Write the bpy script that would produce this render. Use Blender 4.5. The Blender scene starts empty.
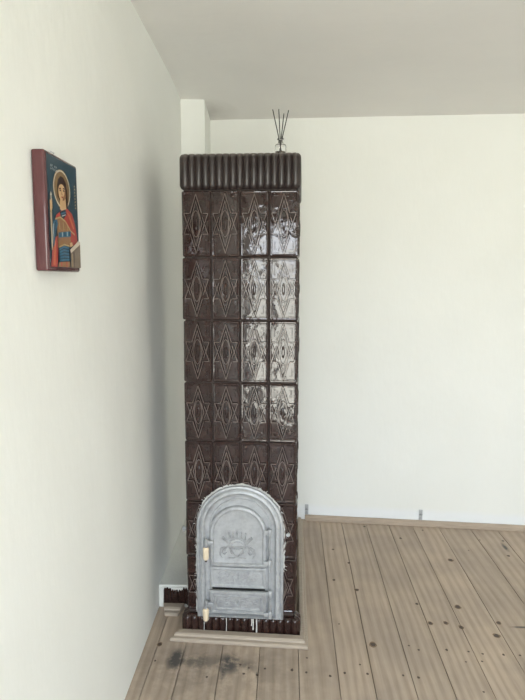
import bpy, bmesh, math, random
from mathutils import Vector, Matrix
R = math.radians
random.seed(7)
scene = bpy.context.scene
COL = scene.collection

# ------------------------------------------------------------------ camera
F_PX = 570.0
cam_d = bpy.data.cameras.new('camera')
cam = bpy.data.objects.new('camera', cam_d); COL.objects.link(cam)
cam_d.sensor_fit = 'HORIZONTAL'; cam_d.sensor_width = 36.0
cam_d.lens = F_PX / 525.0 * 36.0
cam_d.clip_start = 0.02
cam.matrix_world = (Matrix.Translation((0, 0, 1.45)) @ Matrix.Rotation(R(1.746), 4, 'Z')
                    @ Matrix.Rotation(R(90 - 6.902), 4, 'X') @ Matrix.Rotation(R(0.115), 4, 'Z'))
scene.camera = cam

# ------------------------------------------------------------------ sky, exposure
SKY = 9.0
world = bpy.data.worlds.new('overcast_sky'); scene.world = world
world.use_nodes = True
wn, wl = world.node_tree.nodes, world.node_tree.links
wn.clear()
wo = wn.new('ShaderNodeOutputWorld'); wb = wn.new('ShaderNodeBackground')
wt = wn.new('ShaderNodeTexCoord'); wsx = wn.new('ShaderNodeSeparateXYZ'); wr = wn.new('ShaderNodeValToRGB')
wl.new(wt.outputs['Generated'], wsx.inputs[0])
wm = wn.new('ShaderNodeMath'); wm.operation = 'MULTIPLY_ADD'; wm.inputs[1].default_value = 0.5; wm.inputs[2].default_value = 0.5
wl.new(wsx.outputs['Z'], wm.inputs[0]); wl.new(wm.outputs[0], wr.inputs[0])
e = wr.color_ramp.elements
e[0].position = 0.40; e[0].color = (0.80, 0.80, 0.72, 1)          # ground and gardens outside
e[1].position = 0.80; e[1].color = (0.67, 0.83, 1.0, 1)
k = e.new(0.49); k.color = (0.74, 0.75, 0.69, 1)
k = e.new(0.53); k.color = (0.87, 0.93, 1.0, 1)
wl.new(wr.outputs[0], wb.inputs['Color']); wb.inputs['Strength'].default_value = SKY
wl.new(wb.outputs[0], wo.inputs[0])

scene.view_settings.view_transform = 'Standard'
scene.view_settings.look = 'None'
scene.view_settings.gamma = 1.0
scene.view_settings.use_curve_mapping = False
scene.view_settings.exposure = 1.08
scene.cycles.diffuse_bounces = 8
scene.cycles.max_bounces = 12

# window openings: (name, x0, x1, z0, z1) in the wall behind the camera
FRONT_Y = -1.55
OPEN = [(-0.48, 0.75, 0.10, 2.00), (0.98, 2.05, 0.85, 2.06)]  # second opening is an added window, sized to brighten back and left walls
for i, (x0, x1, z0, z1) in enumerate(OPEN):
    ld = bpy.data.lights.new('window_daylight', 'AREA'); ld.shape = 'RECTANGLE'
    ld.size = x1 - x0; ld.size_y = z1 - z0; ld.energy = 1.0
    ld.cycles.is_portal = True
    lo = bpy.data.objects.new('window_daylight', ld); COL.objects.link(lo)
    lo.location = ((x0 + x1) / 2, FRONT_Y - 0.155, (z0 + z1) / 2)
    lo.rotation_euler = (R(90), 0, 0)       # faces +y, into the room

# ------------------------------------------------------------------ materials
def mat(name, base=(.8, .8, .8), rough=.6, metal=0.0):
    m = bpy.data.materials.new(name); m.use_nodes = True
    b = m.node_tree.nodes['Principled BSDF']
    b.inputs['Base Color'].default_value = (*base, 1)
    b.inputs['Roughness'].default_value = rough
    b.inputs['Metallic'].default_value = metal
    return m
class NT:
    """small node helper on a material"""
    def __init__(s, m):
        s.n, s.l = m.node_tree.nodes, m.node_tree.links
        s.b = s.n['Principled BSDF']
    def new(s, t, **kw):
        x = s.n.new(t)
        for k, v in kw.items(): setattr(x, k, v)
        return x
    def link(s, a, b): s.l.new(a, b)
    def coord(s, scale=(1, 1, 1), kind='Object'):
        c = s.new('ShaderNodeTexCoord'); mp = s.new('ShaderNodeMapping')
        mp.inputs['Scale'].default_value = scale
        s.link(c.outputs[kind], mp.inputs['Vector']); return mp.outputs['Vector']
    def pos(s, scale=(1, 1, 1)):
        c = s.new('ShaderNodeNewGeometry'); mp = s.new('ShaderNodeMapping')
        mp.inputs['Scale'].default_value = scale
        s.link(c.outputs['Position'], mp.inputs['Vector']); return mp.outputs['Vector']
    def noise(s, vec, scale, detail=3, rough=.55):
        x = s.new('ShaderNodeTexNoise'); x.inputs['Scale'].default_value = scale
        x.inputs['Detail'].default_value = detail; x.inputs['Roughness'].default_value = rough
        s.link(vec, x.inputs['Vector']); return x.outputs['Fac']
    def ramp(s, fac, stops):
        r = s.new('ShaderNodeValToRGB'); el = r.color_ramp.elements
        while len(el) < len(stops): el.new(.5)
        for q, (p, c) in zip(el, stops):
            q.position = p; q.color = (*c, 1) if len(c) == 3 else c
        s.link(fac, r.inputs[0]); return r.outputs[0]
    def math(s, op, a, b=None, clamp=False):
        x = s.new('ShaderNodeMath', operation=op, use_clamp=clamp)
        for i, v in enumerate((a, b)):
            if v is None: continue
            if isinstance(v, (int, float)): x.inputs[i].default_value = v
            else: s.link(v, x.inputs[i])
        return x.outputs[0]
    def mix(s, fac, a, b, mode='MIX'):
        x = s.new('ShaderNodeMix', data_type='RGBA', blend_type=mode)
        for i, v in ((0, fac), (6, a), (7, b)):
            if isinstance(v, (int, float)): x.inputs[i].default_value = v
            elif isinstance(v, tuple): x.inputs[i].default_value = (*v, 1)
            else: s.link(v, x.inputs[i])
        return x.outputs[2]
    def bump(s, h, strength=.3, dist=.01, prev=None):
        x = s.new('ShaderNodeBump'); x.inputs['Strength'].default_value = strength
        x.inputs['Distance'].default_value = dist
        s.link(h, x.inputs['Height'])
        if prev: s.link(prev, x.inputs['Normal'])
        s.link(x.outputs[0], s.b.inputs['Normal']); return x.outputs[0]

def plaster(name, c0, c1, brush=(6, 6, 2.0), b1=.13, extra=None):
    m = mat(name, c0, .85); t = NT(m)
    v = t.pos()
    n = t.noise(v, 2.2, 4)
    col = t.ramp(n, [(.3, c0), (.7, c1)])
    if extra: col = extra(t, v, col)
    t.link(col, t.b.inputs['Base Color'])
    t.b.inputs['Specular IOR Level'].default_value = .25
    big = t.bump(t.noise(v, 3.0, 3), .35, .02)
    br = t.bump(t.noise(t.pos(brush), 9, 5, .6), b1, .006, big)
    return m
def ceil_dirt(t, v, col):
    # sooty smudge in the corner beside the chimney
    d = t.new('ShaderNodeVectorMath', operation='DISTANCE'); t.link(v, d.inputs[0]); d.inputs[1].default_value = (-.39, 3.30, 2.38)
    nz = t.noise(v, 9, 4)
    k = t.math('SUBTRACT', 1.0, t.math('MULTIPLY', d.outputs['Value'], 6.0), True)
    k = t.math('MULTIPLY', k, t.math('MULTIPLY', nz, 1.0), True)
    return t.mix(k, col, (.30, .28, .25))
def wall_low(t, v, col):
    # whiter limewash repair band along the foot of the wall
    sx = t.new('ShaderNodeSeparateXYZ'); t.link(v, sx.inputs[0])
    z = t.math('ADD', sx.outputs['Z'], t.math('MULTIPLY', t.noise(v, 6, 3), .03))
    k = t.ramp(z, [(.085, (1, 1, 1)), (.12, (0, 0, 0))])
    return t.mix(t.math('MULTIPLY', k, .8), col, (.80, .82, .84))
M = {}
M['wall'] = plaster('lime_plaster', (.785, .792, .758), (.812, .820, .79))
M['wall_back'] = plaster('lime_plaster_back', (.785, .792, .758), (.812, .820, .79), extra=wall_low)
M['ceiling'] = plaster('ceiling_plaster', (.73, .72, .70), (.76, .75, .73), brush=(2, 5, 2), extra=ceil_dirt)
M['ledge'] = plaster('ledge_plaster', (.60, .60, .56), (.74, .74, .70), brush=(8, 8, 8), b1=.5)

# floorboards
m = M['floor'] = mat('worn_pine_boards', (.42, .33, .25), .62); t = NT(m)
g = t.new('ShaderNodeNewGeometry')
mp = t.new('ShaderNodeMapping'); mp.inputs['Scale'].default_value = (1, 1, 1)
t.link(g.outputs['Position'], mp.inputs['Vector'])
off = t.new('ShaderNodeCombineXYZ')
rnd = g.outputs['Random Per Island']
t.link(t.math('MULTIPLY', rnd, 37.0), off.inputs['X']); t.link(t.math('MULTIPLY', rnd, 91.0), off.inputs['Y'])
t.link(off.outputs[0], mp.inputs['Location'])
def sc(vec, s):
    x = t.new('ShaderNodeMapping'); x.inputs['Scale'].default_value = s; t.link(vec, x.inputs['Vector']); return x.outputs['Vector']
pv = mp.outputs['Vector']
wave = t.new('ShaderNodeTexWave', wave_type='BANDS', bands_direction='X')
wave.inputs['Scale'].default_value = 5.0; wave.inputs['Distortion'].default_value = 9.0
wave.inputs['Detail'].default_value = 2.0; wave.inputs['Detail Scale'].default_value = .6
t.link(sc(pv, (1.6, .22, 1)), wave.inputs['Vector'])
fine = t.noise(sc(pv, (40, 1.6, 1)), 3.0, 4, .6)
grain = t.math('ADD', t.math('MULTIPLY', wave.outputs['Fac'], .30), t.math('MULTIPLY', fine, .70))
col = t.ramp(grain, [(.2, (.335, .264, .201)), (.5, (.43, .346, .271)), (.8, (.49, .400, .320))])
blot = t.ramp(t.noise(t.pos(), 3.5, 4, .6), [(.3, (.84, .84, .86)), (.65, (1.06, 1.05, 1.03))])
col = t.mix(1.0, col, blot, 'MULTIPLY')
tone = t.ramp(rnd, [(0, (.92, .92, .93)), (1, (1.07, 1.06, 1.05))])
col = t.mix(1.0, col, tone, 'MULTIPLY')
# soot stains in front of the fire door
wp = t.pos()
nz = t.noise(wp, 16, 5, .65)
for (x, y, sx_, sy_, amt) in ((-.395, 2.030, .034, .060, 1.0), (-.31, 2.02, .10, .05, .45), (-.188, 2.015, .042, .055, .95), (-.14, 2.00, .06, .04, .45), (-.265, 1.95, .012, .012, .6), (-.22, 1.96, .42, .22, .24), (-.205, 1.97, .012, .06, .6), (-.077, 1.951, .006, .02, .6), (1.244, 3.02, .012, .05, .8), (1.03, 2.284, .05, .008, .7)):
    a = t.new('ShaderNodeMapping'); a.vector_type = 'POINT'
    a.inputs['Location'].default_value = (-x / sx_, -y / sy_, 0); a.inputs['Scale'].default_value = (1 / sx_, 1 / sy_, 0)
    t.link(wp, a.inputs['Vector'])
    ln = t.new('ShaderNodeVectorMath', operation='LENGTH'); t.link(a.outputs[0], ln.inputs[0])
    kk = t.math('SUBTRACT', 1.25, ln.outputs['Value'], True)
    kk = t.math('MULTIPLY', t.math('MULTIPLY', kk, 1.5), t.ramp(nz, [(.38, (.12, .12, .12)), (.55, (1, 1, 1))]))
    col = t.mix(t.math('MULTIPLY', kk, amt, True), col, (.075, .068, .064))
t.link(col, t.b.inputs['Base Color'])
t.bump(grain, .25, .002)
M['knot'] = mat('dark_knot', (.075, .050, .036), .6)
M['knot_ring'] = mat('knot_ring', (.20, .135, .085), .6)
M['under'] = mat('subfloor_dark', (.03, .025, .02), .9)

def wood(name, c0, c1, axis=(3, 60, 60), rough=.6):
    m = mat(name, c0, rough); t = NT(m)
    n = t.noise(t.coord(axis), 2.5, 4, .6)
    t.link(t.ramp(n, [(.3, c0), (.7, c1)]), t.b.inputs['Base Color'])
    t.bump(n, .2, .002); return m
M['trim'] = wood('bare_pine_trim', (.33, .275, .22), (.42, .355, .29))
M['base'] = wood('skirting_pine', (.36, .29, .22), (.46, .37, .29))
M['frame_paint'] = mat('white_window_paint', (.8, .8, .78), .35)

def glaze(name, c0, c1, rough=.12, wav=.5, dust=0.0):
    m = mat(name, c0, rough); t = NT(m)
    v = t.coord()
    n = t.noise(v, 14, 4, .6)
    col = t.ramp(n, [(.3, c0), (.7, c1)])
    if dust:
        gn = t.new('ShaderNodeNewGeometry'); sx = t.new('ShaderNodeSeparateXYZ'); t.link(gn.outputs['Normal'], sx.inputs[0])
        up = t.ramp(sx.outputs['Z'], [(.1, (0, 0, 0)), (.9, (1, 1, 1))])
        col = t.mix(t.math('MULTIPLY', up, dust), col, (.32, .29, .26))   # house dust lying on the top
    t.link(col, t.b.inputs['Base Color'])
    t.b.inputs['Roughness'].default_value = rough
    t.b.inputs['IOR'].default_value = 1.52      # lead glaze
    b1 = t.bump(t.noise(v, 16, 1.5, .5), wav, .005)
    t.bump(t.noise(v, 52, 2.5, .55), .20, .0024, b1)
    return m
M['tile'] = glaze('brown_glazed_tile', (.018, .0075, .0065), (.031, .0145, .012), .07, .40)
M['ridge'] = glaze('worn_relief_edge', (.065, .048, .043), (.15, .118, .105), .12, .15)
M['cornice'] = glaze('brown_glazed_cornice', (.016, .0105, .010), (.026, .017, .016), .34, .2, .4)
M['plinth'] = glaze('brown_glazed_plinth', (.018, .008, .0065), (.034, .016, .013), .10, .3)
M['joint'] = mat('dark_joint', (.030, .022, .019), .8)

def iron(name, c0, c1, rough=.45, relief=0.0):
    m = mat(name, c0, rough, .25); t = NT(m); v = t.coord()
    n = t.noise(v, 38, 4, .65)
    t.link(t.ramp(n, [(.32, c0), (.62, c1)]), t.b.inputs['Base Color'])
    b = t.bump(t.noise(v, 60, 3), .25, .002)
    if relief: t.bump(t.noise(v, 85, 2, .5), relief, .006, b)
    return m
M['iron'] = iron('silver_painted_cast_iron', (.295, .305, .316), (.405, .415, .428))
M['iron_relief'] = iron('embossed_cast_iron', (.27, .28, .29), (.41, .42, .435), .5, .8)
M['iron_dark'] = iron('worn_iron', (.23, .235, .24), (.40, .41, .42), .4)
M['gap_shade'] = mat('gap_shade', (.02, .018, .017), .9)  # near-black standing in for shade above the ash door
M['grip'] = mat('pale_grip', (.72, .60, .44), .5)
M['tip'] = mat('blackened_tip', (.06, .05, .045), .6)
M['mortar'] = plaster('grey_mortar', (.42, .42, .41), (.60, .60, .58), brush=(20, 20, 20), b1=.6)
M['zinc'] = iron('galvanised_metal', (.30, .31, .32), (.50, .51, .52), .4)

def flat(name, c, rough=.35): M[name] = mat(name, c, rough)
m = M['burgundy'] = mat('burgundy_lacquer', (.085, .030, .032), .22); t = NT(m)
n = t.noise(t.coord((8, 8, 4)), 2.0, 3); t.link(t.ramp(n, [(.2, (.070, .024, .026)), (.8, (.095, .034, .036))]), t.b.inputs['Base Color'])
for nm, c in dict(p_teal=(.020, .052, .075), p_gold=(.42, .31, .15), p_halo=(.20, .125, .055), p_hair=(.028, .010, .008), p_skin=(.56, .36, .19),
                  p_shade=(.27, .13, .06), p_red=(.36, .048, .035), p_ochre=(.27, .14, .06), p_blue=(.035, .13, .21), p_light=(.42, .46, .46), p_navy=(.010, .026, .045),
                  p_orange=(.50, .13, .06), p_tan=(.36, .26, .15), p_grey=(.20, .155, .115), p_pale=(.55, .48, .38)).items(): flat(nm, c, .3)
M['reed'] = mat('black_reed', (.012, .011, .010), .7)
m = M['glass'] = mat('clear_glass', (1, 1, 1), .03); b = m.node_tree.nodes['Principled BSDF']
b.inputs['Transmission Weight'].default_value = 1.0; b.inputs['IOR'].default_value = 1.45
M['oil'] = mat('dark_scented_oil', (.05, .028, .018), .1)
m = M['pane'] = bpy.data.materials.new('window_glass'); m.use_nodes = True
nn, ll = m.node_tree.nodes, m.node_tree.links; nn.clear()
o_ = nn.new('ShaderNodeOutputMaterial'); mx = nn.new('ShaderNodeMixShader'); tr = nn.new('ShaderNodeBsdfTransparent'); gl = nn.new('ShaderNodeBsdfGlossy')
gl.inputs['Roughness'].default_value = 0.02; mx.inputs[0].default_value = .06
ll.new(tr.outputs[0], mx.inputs[1]); ll.new(gl.outputs[0], mx.inputs[2]); ll.new(mx.outputs[0], o_.inputs[0])

# ------------------------------------------------------------------ mesh helpers
def obj(name, bm, material, parent=None, smooth=False, label=None):
    me = bpy.data.meshes.new(name)
    bmesh.ops.recalc_face_normals(bm, faces=bm.faces)
    if smooth:
        for f in bm.faces: f.smooth = True
    bm.to_mesh(me); bm.free()
    o = bpy.data.objects.new(name, me); COL.objects.link(o)
    for mm in (material if isinstance(material, (list, tuple)) else [material]): me.materials.append(M[mm])
    if parent: o.parent = parent
    if label: o['label'] = label
    if smooth:
        try: me.set_sharp_from_angle(angle=R(40))
        except Exception: pass
    return o
def thing(name, label, cat, loc=(0, 0, 0), rz=0, group=None):
    o = bpy.data.objects.new(name, None); COL.objects.link(o)
    o.empty_display_size = .05
    o.location = loc; o.rotation_euler = (0, 0, rz)
    tag(o, label, cat, group); return o
def tag(o, label, cat, group=None):
    o['label'] = label; o['category'] = cat
    if group: o['group'] = group
def struct(name, bm, material, smooth=False):
    o = obj(name, bm, material, smooth=smooth); o['kind'] = 'structure'; return o
def box(bm, x0, x1, y0, y1, z0, z1, bev=0, seg=2, mtx=None):
    r = bmesh.ops.create_cube(bm, size=1)
    vs = r['verts']
    for v in vs:
        v.co = Vector((x0 + (v.co.x + .5) * (x1 - x0), y0 + (v.co.y + .5) * (y1 - y0), z0 + (v.co.z + .5) * (z1 - z0)))
    if bev:
        es = list({e for v in vs for e in v.link_edges})
        r2 = bmesh.ops.bevel(bm, geom=es, offset=bev, segments=seg, affect='EDGES', profile=.5)
        vs = list({v for f in r2['faces'] for v in f.verts} | {v for v in vs if v.is_valid})
    if mtx:
        bmesh.ops.transform(bm, matrix=mtx, verts=vs)
    return vs
def hexa(bm, P):
    """box from 8 points: bottom loop (4) then top loop (4)"""
    v = [bm.verts.new(p) for p in P]
    for f in ((3, 2, 1, 0), (4, 5, 6, 7), (0, 1, 5, 4), (1, 2, 6, 5), (2, 3, 7, 6), (3, 0, 4, 7)):
        bm.faces.new([v[i] for i in f])
    return v
def tube(bm, pts, r, n=6, cap=True):
    pts = [Vector(p) for p in pts]
    rs = r if isinstance(r, (list, tuple)) else [r] * len(pts)
    rings = []
    up = None
    for i, p in enumerate(pts):
        d = (pts[min(i + 1, len(pts) - 1)] - pts[max(i - 1, 0)]).normalized()
        if up is None: up = d.orthogonal().normalized()
        up = (up - d * up.dot(d)).normalized()
        s = d.cross(up)
        rings.append([bm.verts.new(p + (up * math.cos(a) + s * math.sin(a)) * rs[i]) for a in (2 * math.pi * k / n for k in range(n))])
    for a, b in zip(rings, rings[1:]):
        for k in range(n): bm.faces.new((a[k], a[(k + 1) % n], b[(k + 1) % n], b[k]))
    if cap:
        bm.faces.new(rings[0][::-1]); bm.faces.new(rings[-1])
def lathe(bm, prof, seg=24, cx=0, cy=0):
    rings = []
    for r, z in prof:
        rings.append([bm.verts.new((cx + r * math.cos(2 * math.pi * k / seg), cy + r * math.sin(2 * math.pi * k / seg), z)) for k in range(seg)])
    for a, b in zip(rings, rings[1:]):
        for k in range(seg): bm.faces.new((a[k], a[(k + 1) % seg], b[(k + 1) % seg], b[k]))
    bm.faces.new(rings[0][::-1]); bm.faces.new(rings[-1])
def ridge(bm, pts, w, h, T, closed=False, mi=0, base=0.0):
    """a raised moulded line: roof-shaped section along pts (u,v); T maps (u,v,height) to 3D"""
    pts = [Vector(p) for p in pts]; n = len(pts)
    rows = []
    for i, p in enumerate(pts):
        if closed: a, b = pts[(i - 1) % n], pts[(i + 1) % n]
        else: a, b = pts[max(i - 1, 0)], pts[min(i + 1, n - 1)]
        d1 = (p - a).normalized() if (p - a).length > 1e-9 else (b - p).normalized()
        d2 = (b - p).normalized() if (b - p).length > 1e-9 else d1
        t_ = d1 + d2
        t_ = t_.normalized() if t_.length > 1e-6 else d1
        nn_ = Vector((-t_.y, t_.x)); k = 1 / max(.35, nn_.dot(Vector((-d1.y, d1.x))))
        rows.append([bm.verts.new(T(*(p + nn_ * (o * w * k)), base + hh)) for o, hh in ((-.5, -.001), (-.2, h), (.2, h), (.5, -.001))])
    rng = range(n) if closed else range(n - 1)
    for i in rng:
        a, b = rows[i], rows[(i + 1) % n]
        for k in range(3):
            f = bm.faces.new((a[k], a[k + 1], b[k + 1], b[k])); f.material_index = mi if k == 1 else 0
    if not closed:
        for q in (rows[0], rows[-1]): bm.faces.new(q)
def arch(hw, z0, zc, n=20, cx=0.0):
    """closed outline: bottom left, up, over, down to bottom right"""
    pts = [(cx - hw, z0), (cx - hw, (z0 + zc) / 2)]
    pts += [(cx - hw * math.cos(math.pi * k / n), zc + hw * math.sin(math.pi * k / n)) for k in range(n + 1)]
    pts += [(cx + hw, (z0 + zc) / 2), (cx + hw, z0)]
    return pts
def loft(bm, loops, T, fill=True):
    """loops: list of (outline, height)"""
    rings = [[bm.verts.new(T(u, v, w)) for u, v in lp] for lp, w in loops]
    n = len(rings[0])
    for a, b in zip(rings, rings[1:]):
        for k in range(n): bm.faces.new((a[k], a[(k + 1) % n], b[(k + 1) % n], b[k]))
    if fill: bm.faces.new(rings[-1])
    return rings

# ------------------------------------------------------------------ room shell
XL, XR = -0.534, 2.95
WY0, WS = 3.36, -0.086                    # the back wall runs slightly askew
def wy(x): return WY0 + WS * (x - .117)
def cz(x, y):
    s = max(0.0, (y - 2.7) / .7)
    return 2.434 - .023 * (x - XL) - .062 * min(1.3, s * s)
TH = .18
bm = bmesh.new(); hexa(bm, [(XL - TH, FRONT_Y - TH, -.1), (XL, FRONT_Y - TH, -.1), (XL, wy(XL) + TH, -.1), (XL - TH, wy(XL) + TH, -.1),
                            (XL - TH, FRONT_Y - TH, 2.6), (XL, FRONT_Y - TH, 2.6), (XL, wy(XL) + TH, 2.6), (XL - TH, wy(XL) + TH, 2.6)])
struct('wall_left', bm, 'wall')
bm = bmesh.new()
box(bm, XR, XR + TH, FRONT_Y - TH, wy(XR) + .03, -.1, 2.6)
struct('wall_right', bm, 'wall')
bm = bmesh.new(); hexa(bm, [(XL, wy(XL), -.1), (XR, wy(XR), -.1), (XR, wy(XR) + TH, -.1), (XL, wy(XL) + TH, -.1),
                            (XL, wy(XL), 2.6), (XR, wy(XR), 2.6), (XR, wy(XR) + TH, 2.6), (XL, wy(XL) + TH, 2.6)])
struct('wall_back', bm, 'wall_back')
bm = bmesh.new()
xs = [XL, OPEN[0][0], OPEN[0][1], OPEN[1][0], OPEN[1][1], XR]
for a, b_ in ((0, 1), (2, 3), (4, 5)): box(bm, xs[a], xs[b_], FRONT_Y - TH, FRONT_Y, -.1, 2.6)
for (x0, x1, z0, z1) in OPEN:
    box(bm, x0, x1, FRONT_Y - TH, FRONT_Y, -.1, z0); box(bm, x0, x1, FRONT_Y - TH, FRONT_Y, z1, 2.6)
struct('wall_front', bm, 'wall')
# ceiling, sagging a little towards the back wall
bm = bmesh.new()
NX, NY = 12, 24
low = []; top = []
for j in range(NY + 1):
    rl, rt = [], []
    for i in range(NX + 1):
        x = XL + (XR - XL) * i / NX; y = FRONT_Y + (wy(x) - FRONT_Y) * j / NY
        rl.append(bm.verts.new((x, y, cz(x, y)))); rt.append(bm.verts.new((x, y, 2.62)))
    low.append(rl); top.append(rt)
for j in range(NY):
    for i in range(NX):
        bm.faces.new((low[j][i], low[j][i + 1], low[j + 1][i + 1], low[j + 1][i])); bm.faces.new((top[j][i], top[j + 1][i], top[j + 1][i + 1], top[j][i + 1]))
for i in range(NX):
    bm.faces.new((low[0][i], low[0][i + 1], top[0][i + 1], top[0][i])); bm.faces.new((low[NY][i], low[NY][i + 1], top[NY][i + 1], top[NY][i]))
for j in range(NY):
    bm.faces.new((low[j][0], low[j + 1][0], top[j + 1][0], top[j][0])); bm.faces.new((low[j][NX], low[j + 1][NX], top[j + 1][NX], top[j][NX]))
struct('ceiling', bm, 'ceiling', smooth=True)

# floor of pine boards with open seams and knots
bm = bmesh.new()
seams = [-.60, -.4825, -.370, -.2196, -.071, .0813, .228, .355, .499, .634, .772, .925, 1.108, 1.26, 1.41, 1.545, 1.70, 1.86, 2.0, 2.15, 2.30, 2.46, 2.61, 2.77, 2.92, 3.07]
def seam_x(x, y): return x + (y - 2.2) * (.006 + .016 * min(1, max(0, (x + .25) / .6)))
for a, b_ in zip(seams, seams[1:]):
    g_ = .0011
    y0, y1 = FRONT_Y, 3.42
    z1 = random.uniform(-.0012, 0)
    c = .0012
    P = []
    for zz, ins in ((-.022, 0), (z1 - c, 0), (z1, c)):
        P.append([bm.verts.new((max(XL - .05, min(XR + .05, xx)), yy, zz)) for xx, yy in ((seam_x(a, y0) + g_ + ins, y0), (seam_x(b_, y0) - g_ - ins, y0), (seam_x(b_, y1) - g_ - ins, y1), (seam_x(a, y1) + g_ + ins, y1))])
    for r0, r1 in zip(P, P[1:]):
        for k in range(4): bm.faces.new((r0[k], r0[(k + 1) % 4], r1[(k + 1) % 4], r1[k]))
    bm.faces.new(P[0][::-1]); bm.faces.new(P[-1])
vs = box(bm, XL - .06, XR + .06, FRONT_Y, 3.45, -.06, -.023)
for f in {f for v in vs for f in v.link_faces}: f.material_index = 1
def knot(x, y, r, ring=False):
    n = 12; asp = random.uniform(1.0, 1.5)
    for rr, mi, z in (([(r * 1.45, 3, .0003)] if ring else []) + [(r, 2, .0005)]):
        ph = random.random() * 6
        vs = [bm.verts.new((x + rr * math.cos(q) * (1 + .15 * math.sin(3 * q + ph)), y + rr * asp * math.sin(q) * (1 + .12 * math.cos(2 * q + ph)), z)) for q in (2 * math.pi * k / n for k in range(n))]
        f = bm.faces.new(vs); f.material_index = mi
for p in [(0.901, 2.861), (0.805, 2.426), (0.381, 2.145), (0.9, 2.22)]: knot(*p, .0105, True)
for p in [(0.65, 2.298), (0.716, 2.302), (0.772, 2.273), (0.943, 2.31), (0.371, 2.553), (-0.475, 2.118)]: knot(*p, .0075, True)
for p in [(0.296, 2.96), (0.271, 2.64), (0.364, 2.813), (0.627, 2.444), (0.51, 3.26), (1.262, 3.096), (0.692, 3.11)]: knot(*p, .0068)
for p in [(0.653, 3.286), (0.844, 3.22), (1.136, 3.104), (1.031, 2.974), (0.259, 2.279), (0.312, 2.022), (0.333, 1.971), (0.249, 1.973), (0.193, 1.955), (0.106, 1.971), (0.112, 2.054), (0.464, 1.967), (0.524, 2.143), (0.557, 2.117), (0.882, 2.099), (0.945, 2.097), (0.668, 2.121), (0.751, 2.113), (0.802, 2.101), (0.784, 2.056), (0.721, 2.051), (0.732, 1.89), (0.518, 1.957), (-0.472, 2.018), (-0.262, 1.934), (-0.143, 2.006), (-0.11, 1.989), (-0.127, 1.956), (-0.077, 1.951), (-0.049, 1.987), (0.053, 1.983)]: knot(*p, random.uniform(.0038, .0055))
for _ in range(40): knot(random.uniform(1.2, 2.8), random.uniform(.2, 3.0), random.uniform(.003, .011))
struct('floor', bm, ['floor', 'under', 'knot', 'knot_ring'])

# chimney breast in the left corner
bm = bmesh.new()
CX1, CY0 = -.407, 3.15
hexa(bm, [(XL, CY0, 0), (CX1, CY0, 0), (CX1, wy(CX1), 0), (XL, wy(XL), 0), (XL, CY0, 2.55), (CX1, CY0, 2.55), (CX1, wy(CX1), 2.55), (XL, wy(XL), 2.55)])
struct('wall_chimney', bm, 'wall')

# skirting strip on the back wall
bm = bmesh.new()
def strip(bm, x0, x1, prof):
    rings = []
    for x in (x0, x1): rings.append([bm.verts.new((x, wy(x) - d, z)) for d, z in prof])
    n = len(prof)
    for k in range(n): bm.faces.new((rings[0][k], rings[0][(k + 1) % n], rings[1][(k + 1) % n], rings[1][k]))
    bm.faces.new(rings[0][::-1]); bm.faces.new(rings[1])
strip(bm, .160, XR, [(0.001, 0), (.026, 0), (.026, .020), (.016, .030), (.001, .030)])
struct('baseboard_back', bm, 'base')

# balcony door, and a window added to light the walls, behind the camera
for i, (x0, x1, z0, z1) in enumerate(OPEN):
    bm = bmesh.new(); y0, y1 = FRONT_Y - .12, FRONT_Y - .06; w = .06
    box(bm, x0, x0 + w, y0, y1, z0, z1, .004); box(bm, x1 - w, x1, y0, y1, z0, z1, .004)
    box(bm, x0 + w, x1 - w, y0, y1, z1 - w, z1, .004); box(bm, x0 + w, x1 - w, y0, y1, z0, z0 + w, .004)
    xm = (x0 + x1) / 2
    box(bm, xm - .045, xm + .045, y0, y1, z0 + w, z1 - w, .004)
    fr = struct('door_1' if i == 0 else 'added_window', bm, 'frame_paint')
    bm = bmesh.new()
    for a, b_ in ((x0 + w, xm - .045), (xm + .045, x1 - w)): box(bm, a, b_, FRONT_Y - .092, FRONT_Y - .088, z0 + w, z1 - w)
    obj('window_pane', bm, 'pane', fr)

# ------------------------------------------------------------------ tiled stove
ST = thing('tiled_stove', 'tall narrow stove of dark brown glazed relief tiles with silver iron fire door', 'stove', (-.1538, 2.200, 0), R(-2.3))
HW, NC, DEP = .2228, 4, 4 * .113
ZR = [.096, .331, .566, .816, 1.053, 1.298, 1.540, 1.790]
bm = bmesh.new()
box(bm, -HW + .007, HW - .007, .007, DEP - .007, 0, 1.80)
core = obj('stove_core', bm, 'joint', ST)

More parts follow.
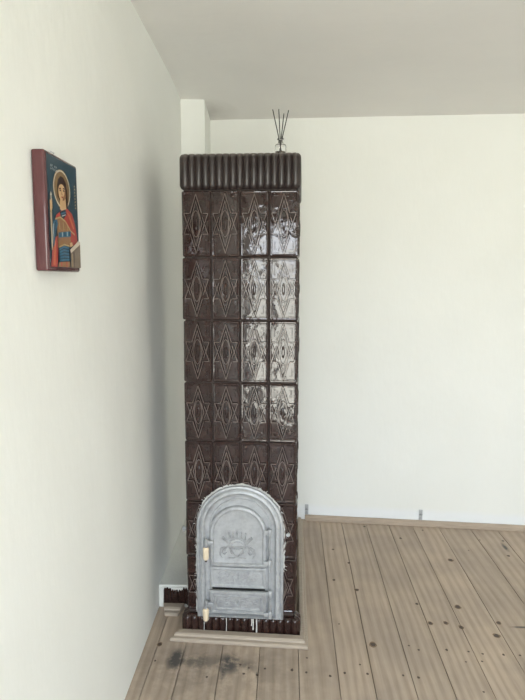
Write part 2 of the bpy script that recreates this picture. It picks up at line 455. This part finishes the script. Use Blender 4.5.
def tile(bm, T, cx, cz0, w, h, seed, hide=None, lean=(0, 0), hs=1.0):
    rnd = random.Random(seed)
    tx, tz = rnd.uniform(-.010, .010), rnd.uniform(-.012, .012)
    tx += lean[0]; tz += lean[1]
    dw = rnd.uniform(-.0012, .0012); rot = rnd.uniform(-.004, .004)
    def under(p):
        return hide is not None and hide(cx + p[0], cz0 + p[1])
    def rid(pts, w_, h_, closed=False, mi=0):
        h_ *= hs
        if hide is None or not any(under(p) for p in pts): return ridge(bm, pts, w_, h_, TT, closed, mi, base)
        q = list(pts) + ([pts[0]] if closed else [])
        for a_, b2 in zip(q, q[1:]):
            A_, B_ = Vector(a_), Vector(b2)
            cut = [A_.lerp(B_, k / 6) for k in range(7)]
            run = []
            for p in cut + [None]:
                if p is not None and not under(p): run.append(p)
                else:
                    if len(run) > 1: ridge(bm, run, w_, h_, TT, False, mi, base)
                    run = []
    base = -.0012
    def TT(u, v, ww):
        uu, vv = u - v * rot, v + u * rot
        return T(cx + uu, cz0 + vv, ww + dw + tx * u + tz * v)
    g_ = .0018
    a, b_ = w / 2 - g_, h / 2 - g_
    def rect(i, r_=.006):
        A, B = a - i, b_ - i; r2 = max(.001, r_ - i * .5); out = []
        for sx, sy, q0 in ((-1, -1, math.pi), (1, -1, 1.5 * math.pi), (1, 1, 0), (-1, 1, .5 * math.pi)):
            for k in range(4):
                q = q0 + k / 3 * math.pi / 2
                out.append((sx * (A - r2) + r2 * math.cos(q), sy * (B - r2) + r2 * math.sin(q)))
        return out
    # pillow edge, then a slightly sunk field
    loft(bm, [(rect(0), -.009), (rect(0), -.004), (rect(.0015), -.001), (rect(.004), .0004), (rect(.007), .0002), (rect(.010), -.0012)], TT)
    U = lambda p: (p[0] * w, p[1] * h)
    L = []
    # two long overlapping triangles (a stretched six pointed star) broken by the centre lozenge
    def seg(p, q): L.append([U(p), U(q)])
    for s in (1, -1):
        seg((0, s * .445), (-.20, s * .155)); seg((0, s * .445), (.20, s * .155))
        for t_ in (-1, 1):
            seg((t_ * .41, -s * .155), (t_ * .22, s * .10))
            seg((t_ * .41, -s * .155), (t_ * .235, -s * .155))
    for l in L: rid(l, .0078, .0085, mi=1)
    # inner lozenge and eye
    rid([U(p) for p in ((0, .335), (-.205, 0), (0, -.335), (.205, 0))], .0080, .0090, True, 1)
    def eye(hw_, hh_):
        return [U((hw_ * math.sin(q) * abs(math.sin(q)) ** .15, hh_ * math.cos(q))) for q in (2 * math.pi * k / 14 for k in range(14))]
    rid(eye(.135, .20), .0072, .0082, True, 1)
    n_ = 12
    e0 = [(x, y) for x, y in eye(.062, .105)]
    if not under((0, 0)): loft(bm, [(e0, base - .001), ([(x * .8, y * .85) for x, y in e0], base + .004), ([(x * .4, y * .5) for x, y in e0], base + .0058)], TT)
    # nested corner brackets
    for sx in (-1, 1):
        for sy in (-1, 1):
            rid([U((sx * .16, sy * .435)), U((sx * .40, sy * .435)), U((sx * .40, sy * .235))], .0045, .0036)
            rid([U((sx * .22, sy * .385)), U((sx * .31, sy * .385)), U((sx * .31, sy * .26))], .0045, .0032)
W1 = 2 * HW / NC
faces = (('front', lambda u, v, w: (u, -w, v), [(-HW + W1 * (i + .5)) for i in range(NC)]),
         ('right', lambda u, v, w: (HW + w, u, v), [.113 * (i + .5) for i in range(4)]),
         ('left', lambda u, v, w: (-HW - w, DEP - u, v), [.113 * (i + .5) for i in range(4)]))
for fn, T, cs in faces:
    bm = bmesh.new()
    for ci, c in enumerate(cs):
        for r in range(7):
            if fn == 'left' and r == 0 and c < DEP - .19: continue      # walled in behind the ledge
            h = ZR[r + 1] - ZR[r]
            tile(bm, T, c, (ZR[r] + ZR[r + 1]) / 2, W1 if fn == 'front' else .113, h, hash((fn == 'front', fn == 'right', ci, r)), (lambda u, v: v < .4625 and abs(u + .002) < .173 or math.hypot(u + .002, v - .4625) < .173) if fn == 'front' else None,
                 ((0, -.004, -.016, -.006)[ci], (0, 0, -.010, -.030, -.004, 0, 0)[r]) if fn == 'front' else (0, 0), 1.0 if fn == 'front' else .35)
    obj('tile_facing', bm, ['tile', 'ridge'], ST)

def ribbed(bm, hw, y0, y1, z0, z1, nx, ny, bulge, seg=6, top=.016, bot=.006, levels=4, closed_back=True):
    pts = []
    def rib_run(p, q, n, nrm):
        p, q = Vector(p), Vector(q)
        for i in range(n):
            for k in range(seg):
                s = k / seg
                a = p.lerp(q, (i + s) / n)
                pts.append((a, Vector(nrm), bulge * (math.sin(math.pi * s) ** .75)))
    rib_run((-hw, y1), (-hw, y0), ny, (-1, 0)); rib_run((-hw, y0), (hw, y0), nx, (0, -1)); rib_run((hw, y0), (hw, y1), ny, (1, 0))
    pts.append((Vector((hw, y1)), Vector((1, 0)), 0))
    cx, cy = 0, (y0 + y1) / 2
    rings = []
    prof = [(bot, z0 + .0), (bot * .3, z0 + bot * .6), (0, z0 + bot * 1.4)]
    prof += [(top * (1 - math.cos(q)), z1 - top + top * math.sin(q)) for q in (math.pi / 2 * k / levels for k in range(levels + 1))]
    for ins, z in prof:
        ring = []
        for a, n, b in pts:
            # keep the inset inside the corner
            x = a.x + n.x * (b - ins); y = a.y + n.y * (b - ins)
            x = max(-hw - bulge + ins * 1.0, min(hw + bulge - ins, x)) if n.x == 0 else x
            x = max(-hw + ins, min(hw - ins, x)) if n.x == 0 else x
            y = max(y0 + ins, y) if n.y == 0 else y
            ring.append(bm.verts.new((x, y, z)))
        rings.append(ring)
    n = len(pts)
    for a, b in zip(rings, rings[1:]):
        for k in range(n): bm.faces.new((a[k], a[(k + 1) % n], b[(k + 1) % n], b[k]))
    bm.faces.new(rings[0][::-1]); bm.faces.new(rings[-1])
bm = bmesh.new()
ribbed(bm, .2215, -.006, DEP + .005, 1.793, 1.925, 17, 17, .0085, top=.018, bot=.011)
obj('cornice', bm, 'cornice', ST, smooth=True)
bm = bmesh.new()
ribbed(bm, .2370, -.013, .045, 0.0, .084, 16, 2, .009, top=.018, bot=.002)
obj('plinth', bm, 'plinth', ST, smooth=True)
# pale drips that ran down the plinth
for u, l, r in ((.052, .046, .0028), (.066, .062, .0032), (.046, .028, .0025), (-.058, .058, .0018), (-.150, .062, .0016)):
    zt = .080; bm = bmesh.new()
    tube(bm, [(u, -.0215, zt), (u + .001, -.0235, zt - l * .5), (u, -.0225, zt - l)], [r, r * .8, r * 1.1])
    obj('mortar_drip', bm, 'mortar', ST, smooth=True, label='pale mortar drip run down the dark plinth')

# ---- iron fire door set
TF = lambda u, v, w: (u, -.0015 - w, v)
FHW, FZ0, FZC, FC = .1765, .078, .4625, -.002
def fr(i, ib, w): return (arch(FHW - i, FZ0 + ib, FZC, 28, FC), w)
bm = bmesh.new()
loft(bm, [fr(0, 0, -.004), fr(0, 0, .012), fr(.002, .001, .016), fr(.009, .003, .0175), fr(.012, .004, .014), fr(.016, .006, .019), fr(.022, .007, .023),
          fr(.029, .008, .023), fr(.033, .009, .019), fr(.036, .010, .011), fr(.044, .0105, .007), fr(.052, .011, .007), fr(.055, .0115, .011), fr(.060, .012, .011), fr(.063, .0125, .004)], TF)
dfr = obj('door_frame', bm, 'iron', ST, smooth=True, label='silver painted arched iron door surround')
# mortar bead squeezed out around it
bm = bmesh.new()
rb = random.Random(3)
pts = []
for u, v in arch(FHW + .002, FZ0 + .01, FZC, 60, FC)[0:1] + [p for p in arch(FHW + .002, FZ0, FZC, 60, FC)[1:-1]]:
    pts.append((u + rb.uniform(-.002, .002), -.003, v + rb.uniform(-.002, .002)))
full = []
for a, b_ in zip(pts, pts[1:]):
    n = max(1, int((Vector(b_) - Vector(a)).length / .012))
    for k in range(n):
        p = Vector(a).lerp(Vector(b_), k / n); full.append(p + Vector((rb.uniform(-.0022, .0022), 0, rb.uniform(-.0022, .0022))))
tube(bm, full, [rb.uniform(.0022, .0052) for _ in full])
for _ in range(26):    # loose wire ends and crumbs
    p = full[rb.randrange(len(full))]
    d = Vector((p.x - FC, 0, max(0, p.z - FZC))).normalized()
    tube(bm, [p, p + d * rb.uniform(.006, .014) + Vector((0, -.003, rb.uniform(-.008, .008)))], [.0016, .0008], 5)
obj('mortar_bead', bm, 'mortar', ST, smooth=True, label='rough pale mortar bead round the iron surround')

def ring_rel(bm, pts, r=.0026, w=.0135):
    tube(bm, [TF(u, v, w) for u, v in pts], r, 6)
# fire door: arched slab with raised rim
DC, DHW, DZ0, DZC = -.009, .116, .298, .439
bm = bmesh.new()
def dr(i, w): return (arch(DHW - i, DZ0 + i, DZC, 24, DC), w)
loft(bm, [dr(0, .003), dr(0, .014), dr(.003, .0185), dr(.008, .0205), dr(.014, .0195), dr(.018, .0135), dr(.024, .0122)], TF)
fd = obj('fire_door', bm, 'iron', ST, smooth=True)
bm = bmesh.new()
def C(X, Y): return (-.0105 + (X - 250) * .00078, .424 - (Y - 300) * .00081)
def arc(cx, cy, rx, ry, a0, a1, n=10): return [C(cx + rx * math.cos(R(a0 + (a1 - a0) * k / n)), cy + ry * math.sin(R(a0 + (a1 - a0) * k / n))) for k in range(n + 1)]
ring_rel(bm, arc(246, 348, 44, 36, 180, 360), .0032); ring_rel(bm, [C(205, 349), C(288, 349)], .0034)
ring_rel(bm, arc(246, 348, 30, 22, 190, 350), .0022)
for X in (212, 228, 246, 264, 282):       # crown points
    dx = (X - 246) * .25
    ring_rel(bm, [C(X, 312 - (6 if 220 < X < 275 else 0)), C(X + dx, 280 - (12 if 235 < X < 256 else 4))], .0036)
    ring_rel(bm, [C(X - 8, 310), C(X + dx, 286), C(X + 8, 310)], .0022)
for s in (1, -1):
    f_ = lambda X, Y: C(247 + s * (X - 247), Y)
    ring_rel(bm, [f_(322, 298), f_(286, 334)], .0036); ring_rel(bm, [f_(328, 306), f_(292, 338)], .0022)
    ring_rel(bm, [f_(290, 352), f_(275, 372), f_(262, 392), f_(246, 402)], .0032)
    ring_rel(bm, [f_(250, 366), f_(268, 356), f_(284, 366), f_(282, 384), f_(268, 388)], .0024)
    ring_rel(bm, [f_(300, 352), f_(318, 362), f_(326, 382), f_(314, 392), f_(304, 380)], .0030)
    ring_rel(bm, [f_(312, 350), f_(334, 360), f_(338, 392), f_(326, 410)], .0024)
    ring_rel(bm, [f_(258, 408), f_(292, 410)], .0026)
    ring_rel(bm, [f_(298, 346), f_(312, 374)], .0026)
obj('crown_relief', bm, 'iron_dark', fd, smooth=True, label='raised crown and scroll ornament')

def rel_scrolls(bm, u0, u1, v0, v1, w, r, seed):
    q = random.Random(seed); uc, vc = (u0 + u1) / 2, (v0 + v1) / 2; hw_, hh_ = (u1 - u0) / 2, (v1 - v0) / 2
    for s in (1, -1):
        for k, (cx, cy) in enumerate(((.25, .1), (.55, -.25), (.8, .25), (.5, .45), (.22, -.5))):
            a0 = q.uniform(0, 6)
            pts = []
            for j in range(13):
                rr = (.15 + .85 * j / 12) * .42 * hh_
                a = a0 + j * .55
                pts.append((uc + s * (cx * hw_ + rr * math.cos(a) * 1.5), vc + cy * hh_ + rr * math.sin(a)))
            ring_rel(bm, pts, r, w)
    ring_rel(bm, [(uc - .06 * hw_, vc + .5 * hh_), (uc, vc - .5 * hh_), (uc + .06 * hw_, vc + .5 * hh_)], r * 1.2, w)
def rect_loop(u0, u1, v0, v1, i): return [(u0 + i, v0 + i), (u1 - i, v0 + i), (u1 - i, v1 - i), (u0 + i, v1 - i)]
# ornamented panel between the doors
bm = bmesh.new(); P_ = (-.124, .103, .2068, .294)
loft(bm, [(rect_loop(*P_, 0), .003), (rect_loop(*P_, 0), .012), (rect_loop(*P_, .004), .0145), (rect_loop(*P_, .010), .0140), (rect_loop(*P_, .014), .0105)], TF)
mp_ = obj('middle_panel', bm, 'iron', ST)
bm = bmesh.new(); rel_scrolls(bm, -.11, .09, .224, .284, .0105, .0020, 4); obj('scroll_relief', bm, 'iron_relief', mp_, smooth=True)
# ash door, leaning open a touch at the top
bm = bmesh.new(); box(bm, -.118, .100, -.0075, -.004, .196, .2085)  # dark strip: shade of the gap put into its colour
obj('ash_gap_shade', bm, 'gap_shade', ST, label='dark strip painted as shade in the gap above the ash door')
bm = bmesh.new(); P_ = (-.124, .106, .094, .203)
TF0 = TF
TA = lambda u, v, w: TF0(u, v, w + (v - .094) * .20)
loft(bm, [(rect_loop(*P_, 0), .003), (rect_loop(*P_, 0), .012), (rect_loop(*P_, .003), .016), (rect_loop(*P_, .009), .0165), (rect_loop(*P_, .012), .012), (rect_loop(*P_, .018), .012),
          (rect_loop(*P_, .021), .0155), (rect_loop(*P_, .025), .0155), (rect_loop(*P_, .029), .011)], TA)
ad = obj('ash_door', bm, 'iron', ST)
bm = bmesh.new()
TF = TA
rel_scrolls(bm, -.094, .076, .122, .175, .0115, .0022, 9)
TF = TF0
obj('scroll_relief', bm, 'iron_relief', ad, smooth=True)
# latches with pale grips
for (u, zt, par) in ((-.137, .402, fd), (-.140, .140, ad)):
    bm = bmesh.new()
    box(bm, u - .006, u + .030, -.034, -.022, zt - .008, zt + .010, .003)
    tube(bm, [(u + .002, -.030, zt + .016), (u, -.031, zt - .004), (u, -.034, zt - .022)], [.007, .008, .006], 10)
    lt = obj('latch', bm, 'iron_dark', par, smooth=True)
    bm = bmesh.new()
    tube(bm, [(u, -.034, zt - .016), (u, -.0345, zt - .020), (u, -.036, zt - .062), (u, -.036, zt - .066)], [.009, .0125, .0115, .0085], 14)
    obj('grip', bm, 'grip', lt, smooth=True, label='cream coloured latch grip')
    bm = bmesh.new()
    tube(bm, [(u, -.036, zt - .0655), (u, -.036, zt - .076)], [.0055, .0045], 10)
    obj('grip_tip', bm, 'tip', lt, smooth=True)
# hinges
for (u, z0, z1, par) in ((.119, .322, .452, fd), (.121, .104, .192, ad)):
    for zc_ in (z0, z1):
        bm = bmesh.new()
        tube(bm, [(u, -.026, zc_ - .016), (u, -.026, zc_ - .013), (u, -.026, zc_ + .013), (u, -.026, zc_ + .016)], [.006, .0085, .0085, .006], 12)
        box(bm, u - .024, u, -.030, -.021, zc_ - .009, zc_ + .009, .002)
        box(bm, u - .006, u + .010, -.022, -.008, zc_ - .007, zc_ + .007, .002)
        obj('hinge', bm, 'iron', par, smooth=True)
    bm = bmesh.new(); tube(bm, [(u, -.026, z0 + .01), (u, -.026, z1 - .01)], .0035, 8)
    obj('hinge_pin', bm, 'iron_dark', par, smooth=True)
# round bolt heads: on the facing and on the left flank
bm = bmesh.new()
tube(bm, [(.192, 0, .440), (.192, -.014, .440), (.192, -.017, .440)], [.006, .008, .005], 12)
tube(bm, [(.184, -.013, .440), (.200, -.013, .441)], .0045, 8)
obj('bolt', bm, 'zinc', ST, smooth=True)
bm = bmesh.new()
tube(bm, [(-.224, .03, .434), (-.240, .03, .434), (-.246, .03, .434)], [.008, .010, .006], 12)
tube(bm, [(-.240, .03, .445), (-.240, .03, .420)], .005, 8)
obj('bolt', bm, 'zinc', ST, smooth=True)

# ------------------------------------------------------------------ wooden mouldings around the stove foot
def moulding(name, oA, iA, oB, iB, prof):
    bm = bmesh.new(); rings = []
    for o_, i_ in ((oA, iA), (oB, iB)):
        o_, i_ = Vector(o_), Vector(i_)
        rings.append([bm.verts.new((*(o_.lerp(i_, d)), z)) for d, z in prof])
    n = len(prof)
    for k in range(n): bm.faces.new((rings[0][k], rings[0][(k + 1) % n], rings[1][(k + 1) % n], rings[1][k]))
    bm.faces.new(rings[0][::-1]); bm.faces.new(rings[1])
    o = obj(name, bm, 'trim'); o['kind'] = 'structure'; return o
PR = [(0, 0.0006), (0, .008), (.10, .013), (.36, .014), (.40, .020), (.52, .024), (1, .024), (1, .0006)]
moulding('trim_1', (-.438, 2.138), (-.400, 2.188), (.119, 2.102), (.087, 2.160), PR)
moulding('trim_2', (.1195, 2.103), (.0885, 2.161), (.146, 3.325), (.118, 3.325), PR)
moulding('trim_3', (-.494, 2.312), (-.512, 2.374), (-.438, 2.310), (-.418, 2.374), PR)

# ------------------------------------------------------------------ plastered ledge between stove and wall
LD = thing('masonry_ledge', 'low dirty white plastered ledge filling the gap between stove and left wall', 'ledge', (-.45, 2.384, 0))
bm = bmesh.new()
x0 = XL + .0015 + .45
def sx_right(y): return -.3835 + (y - 2.2) * .040 + .45
ya, yb = 2.384, 3.148
hexa(bm, [(x0, 0, 0), (sx_right(ya), 0, 0), (sx_right(yb), yb - ya, 0), (x0, yb - ya, 0), (x0, 0, .100), (sx_right(ya), 0, .100), (sx_right(yb), yb - ya, .106), (x0, yb - ya, .106)])
bmesh.ops.bevel(bm, geom=[e_ for e_ in bm.edges if all(v.co.y < .01 and v.co.z > .05 for v in e_.verts)], offset=.008, segments=3, affect='EDGES')
obj('ledge_body', bm, 'ledge', LD, smooth=True)
bm = bmesh.new()
q = random.Random(5)
xx = -.512 + .45
while xx < sx_right(ya) - .012:
    w_ = q.uniform(.008, .013); zt = q.uniform(.078, .092); zb = q.uniform(.006, .018)
    tube(bm, [(xx + w_ / 2, .002, zb), (xx + w_ / 2, -.003, zb + .006), (xx + w_ / 2 + q.uniform(-.002, .002), -.004, zt - .006), (xx + w_ / 2, .002, zt)], [w_ * .35, w_ * .62, w_ * .62, w_ * .3], 8)
    xx += w_
obj('ribbed_tile', bm, 'plinth', LD, smooth=True, label='dark brown glazed ribbed tile on the front of the ledge')

# ------------------------------------------------------------------ metal clips at the foot of the back wall
for i, (x, lb) in enumerate(((.158, 'small grey metal clip low on the back wall just right of the stove'), (.836, 'small grey metal clip low on the back wall far from the stove, over open floor'))):
    CL = thing('wall_clip', lb, 'clip', (x + .012, wy(x + .012), .031), math.atan(WS), 'metal clips above the skirting')
    bm = bmesh.new()
    box(bm, -.0105, .0105, -.004, -.0008, .001, .064, .0015)
    obj('clip_plate', bm, 'zinc', CL)
    bm = bmesh.new(); tube(bm, [(-.0105, -.0055, .034), (.0105, -.0055, .034)], .0035, 8); obj('clip_bar', bm, 'iron_dark', CL, smooth=True)
    for zc_ in (.018, .056):
        bm = bmesh.new(); tube(bm, [(0, -.003, zc_), (0, -.007, zc_), (0, -.0085, zc_)], [.005, .005, .003], 10)
        obj('screw', bm, 'zinc', CL, smooth=True)

# ------------------------------------------------------------------ icon on the left wall
IC = thing('icon_painting', 'small painted wooden icon of a haloed figure in red cloak hanging on the left wall', 'icon', (XL, 1.338, 1.600))
Y0, Y1, Z0, Z1, TX = -.100, .096, -.129, .129, .0305
bm = bmesh.new()
box(bm, .0015, TX, Y0, Y1, Z0, Z1, .005, 3)
obj('wooden_panel', bm, 'burgundy', IC, smooth=True, label='burgundy lacquered wooden board')
bm = bmesh.new()
layer = [0]
mats = ['p_teal', 'p_gold', 'p_halo', 'p_hair', 'p_skin', 'p_shade', 'p_red', 'p_ochre', 'p_blue', 'p_light', 'p_navy', 'p_orange', 'p_tan', 'p_grey', 'p_pale']
def pt(s, t_): return (TX + .00035 + layer[0] * .00006, Y0 + .0045 + (Y1 - Y0 - .009) * s, Z0 + .006 + (Z1 - Z0 - .012) * t_)
def poly(mn, pts):
    layer[0] += 1
    vs = [bm.verts.new(pt(min(1, max(0, s)), min(1, max(0, t_)))) for s, t_ in pts]
    f = bm.faces.new(vs); f.material_index = mats.index(mn)
    res = bmesh.ops.triangulate(bm, faces=[f])
def ell(mn, cx, cy, rx, ry, n=28): poly(mn, [(cx + rx * math.cos(2 * math.pi * k / n), cy + ry * math.sin(2 * math.pi * k / n)) for k in range(n)])
def line(mn, pts, w):
    for (a, b_) in zip(pts, pts[1:]):
        d = Vector((b_[0] - a[0], (b_[1] - a[1]) * 1.32)); d = d.normalized(); nx_, ny_ = -d.y * w, d.x * w / 1.32
        poly(mn, [(a[0] - nx_, a[1] - ny_), (b_[0] - nx_, b_[1] - ny_), (b_[0] + nx_, b_[1] + ny_), (a[0] + nx_, a[1] + ny_)])
poly('p_teal', [(0.03, 0.015), (1, 0.015), (1, 1), (0.03, 1)])
ell('p_gold', .478, .735, .275, .178); ell('p_pale', .478, .735, .268, .173); ell('p_halo', .478, .735, .250, .161)
poly('p_hair', [(.33, .66), (.325, .76), (.36, .815), (.44, .855), (.53, .850), (.60, .815), (.645, .74), (.655, .62), (.63, .575), (.55, .57), (.42, .60)])
poly('p_skin', [(.40, .65), (.58, .66), (.60, .56), (.50, .525), (.385, .55)])
ell('p_skin', .470, .705, .118, .078)
poly('p_shade', [(.56, .76), (.59, .70), (.55, .645), (.47, .63), (.52, .65), (.545, .70)])
line('p_hair', [(.38, .735), (.44, .742)], .008); line('p_hair', [(.50, .748), (.555, .748)], .008)
line('p_hair', [(.39, .720), (.43, .722)], .010); line('p_hair', [(.505, .728), (.545, .728)], .010)
line('p_shade', [(.465, .735), (.452, .690), (.475, .686)], .007); line('p_red', [(.44, .662), (.49, .664)], .010)
poly('p_red', [(.206, .44), (.247, .482), (.408, .536), (.629, .572), (.78, .535), (.86, .46), (.925, .35), (.95, .22), (.82, .21), (.70, .26), (.69, .37), (.53, .44), (.373, .47)])
poly('p_red', [(.133, .266), (.287, .304), (.279, .171), (.227, .016), (.03, .016), (.09, .163)])
poly('p_orange', [(.17, .24), (.21, .26), (.16, .03), (.10, .03)])
poly('p_orange', [(.60, .545), (.70, .52), (.84, .40), (.80, .39), (.66, .49)])
poly('p_ochre', [(.257, .447), (.401, .488), (.529, .447), (.69, .374), (.70, .21), (.432, .20), (.26, .182), (.277, .25)])
poly('p_navy', [(.369, .522), (.545, .561), (.585, .518), (.47, .46), (.385, .481)])
line('p_blue', [(.40, .505), (.56, .535)], .010); line('p_light', [(.42, .487), (.55, .510)], .006)
line('p_gold', [(.206, .445), (.373, .474), (.529, .447), (.70, .368), (.84, .34)], .010)
poly('p_blue', [(.139, .416), (.257, .447), (.285, .405), (.19, .324), (.15, .208), (.06, .16), (.05, .287)])
line('p_light', [(.15, .40), (.10, .22)], .010); line('p_navy', [(.21, .42), (.14, .30), (.11, .19)], .009)
poly('p_blue', [(.291, .33), (.696, .365), (.70, .316), (.284, .283)])
for k in range(5): line('p_light' if k % 2 else 'p_navy', [(.33 + k * .08, .292 + k * .007), (.33 + k * .08, .333 + k * .007)], .010)
for k in range(3): line('p_gold', [(.31 + k * .13, .44 - k * .008), (.33 + k * .13, .36)], .008)
poly('p_navy', [(.26, .19), (.431, .222), (.625, .218), (.62, .074), (.245, .056)])
for k in range(5):
    line('p_blue', [(.285 + .008 * (k % 2), .175 - k * .025), (.43, .205 - k * .030), (.60, .200 - k * .028)], .013)
line('p_gold', [(.27, .195), (.431, .226), (.62, .220)], .009)
poly('p_ochre', [(.253, .058), (.61, .075), (.614, .018), (.227, .017)])
line('p_red', [(.33, .06), (.33, .02)], .02); line('p_red', [(.50, .065), (.50, .02)], .02)
poly('p_grey', [(.645, .162), (.943, .258), (1.0, .258), (1.0, .018), (.648, .018)])
poly('p_pale', [(.625, .185), (.934, .285), (1.0, .277), (1.0, .254), (.655, .155)])
line('p_tan', [(.70, .15), (.70, .02)], .014); line('p_hair', [(.76, .17), (.76, .02)], .010)
poly('p_skin', [(.62, .25), (.704, .262), (.73, .227), (.641, .212)])
poly('p_tan', [(.035, .497), (.085, .502), (.075, .162), (.035, .16)])
line('p_pale', [(.05, .49), (.05, .18)], .006)
poly('p_skin', [(.035, .595), (.10, .616), (.105, .533), (.06, .493), (.035, .51)])
line('p_pale', [(.075, .67), (.075, .60)], .012); line('p_pale', [(.05, .645), (.10, .652)], .010)
# faint pale lettering, too small to read in the photograph: rows of brush strokes
q = random.Random(2)
for (s, t_, n) in ((.09, .895, 5), (.09, .865, 6)):
    for k in range(n):
        if t_ > .88 and k == 2: continue
        s0 = s + k * .040
        line('p_light', [(s0, t_), (s0 + q.uniform(-.003, .012), t_ + .018)], .005)
        line('p_light', [(s0, t_ + q.choice((0, .009, .018))), (s0 + .020, t_ + q.choice((0, .009, .018)) + .002)], .004)
for k in range(8):
    t_ = .80 - k * .030
    line('p_tan', [(.82, t_), (.85, t_ + .016)], .006)
    line('p_tan', [(.85, t_), (.84 + .02 * (k % 2), t_ + .016)], .005)
obj('painted_face', bm, mats, IC, label='painted figure with gold halo, red cloak and blue tunic on dark teal')
bm = bmesh.new()
tube(bm, [(.0015, -.008, .126), (.012, -.008, .133), (.016, -.008, .1385), (.010, -.008, .142), (.004, -.008, .138)], .0016, 6)
obj('hanging_loop', bm, 'zinc', IC, smooth=True)

# ------------------------------------------------------------------ reed diffuser on the stove
DX, DY, DZ = -.0015, 2.311, 1.9255
RD = thing('reed_diffuser', 'clear glass reed diffuser with four black sticks on top of the stove', 'reed diffuser', (DX, DY, DZ))
bm = bmesh.new()
prof = [(.020, 0), (.0225, .002), (.0228, .046), (.0215, .052), (.013, .057), (.0095, .060), (.0092, .071), (.0135, .0725), (.0138, .0765), (.0095, .078),
        (.0070, .078), (.0070, .060), (.0105, .0555), (.0195, .050), (.0205, .046), (.0205, .004), (.018, .003)]
lathe(bm, prof, 28); obj('bottle', bm, 'glass', RD, smooth=True)
bm = bmesh.new(); lathe(bm, [(.018, .0045), (.0198, .006), (.0198, .026)], 24); obj('scented_oil', bm, 'oil', RD, smooth=True)
for (tx, tz, ty) in ((-.031, .183, -.012), (-.0075, .190, .010), (.0125, .174, .012), (.0305, .181, -.008)):
    bm = bmesh.new()
    neck = Vector((tx * .12, ty * .12, .066)); top_ = Vector((tx, ty, tz)); d = (neck - top_)
    bot_ = neck + d * ((neck.z - .007) / -d.z) * 1.0
    bot_.x *= .75 if abs(bot_.x) < .017 else .6
    bot_.y *= .75
    tube(bm, [bot_, neck, top_], .0019, 8); obj('reed', bm, 'reed', RD, smooth=True)
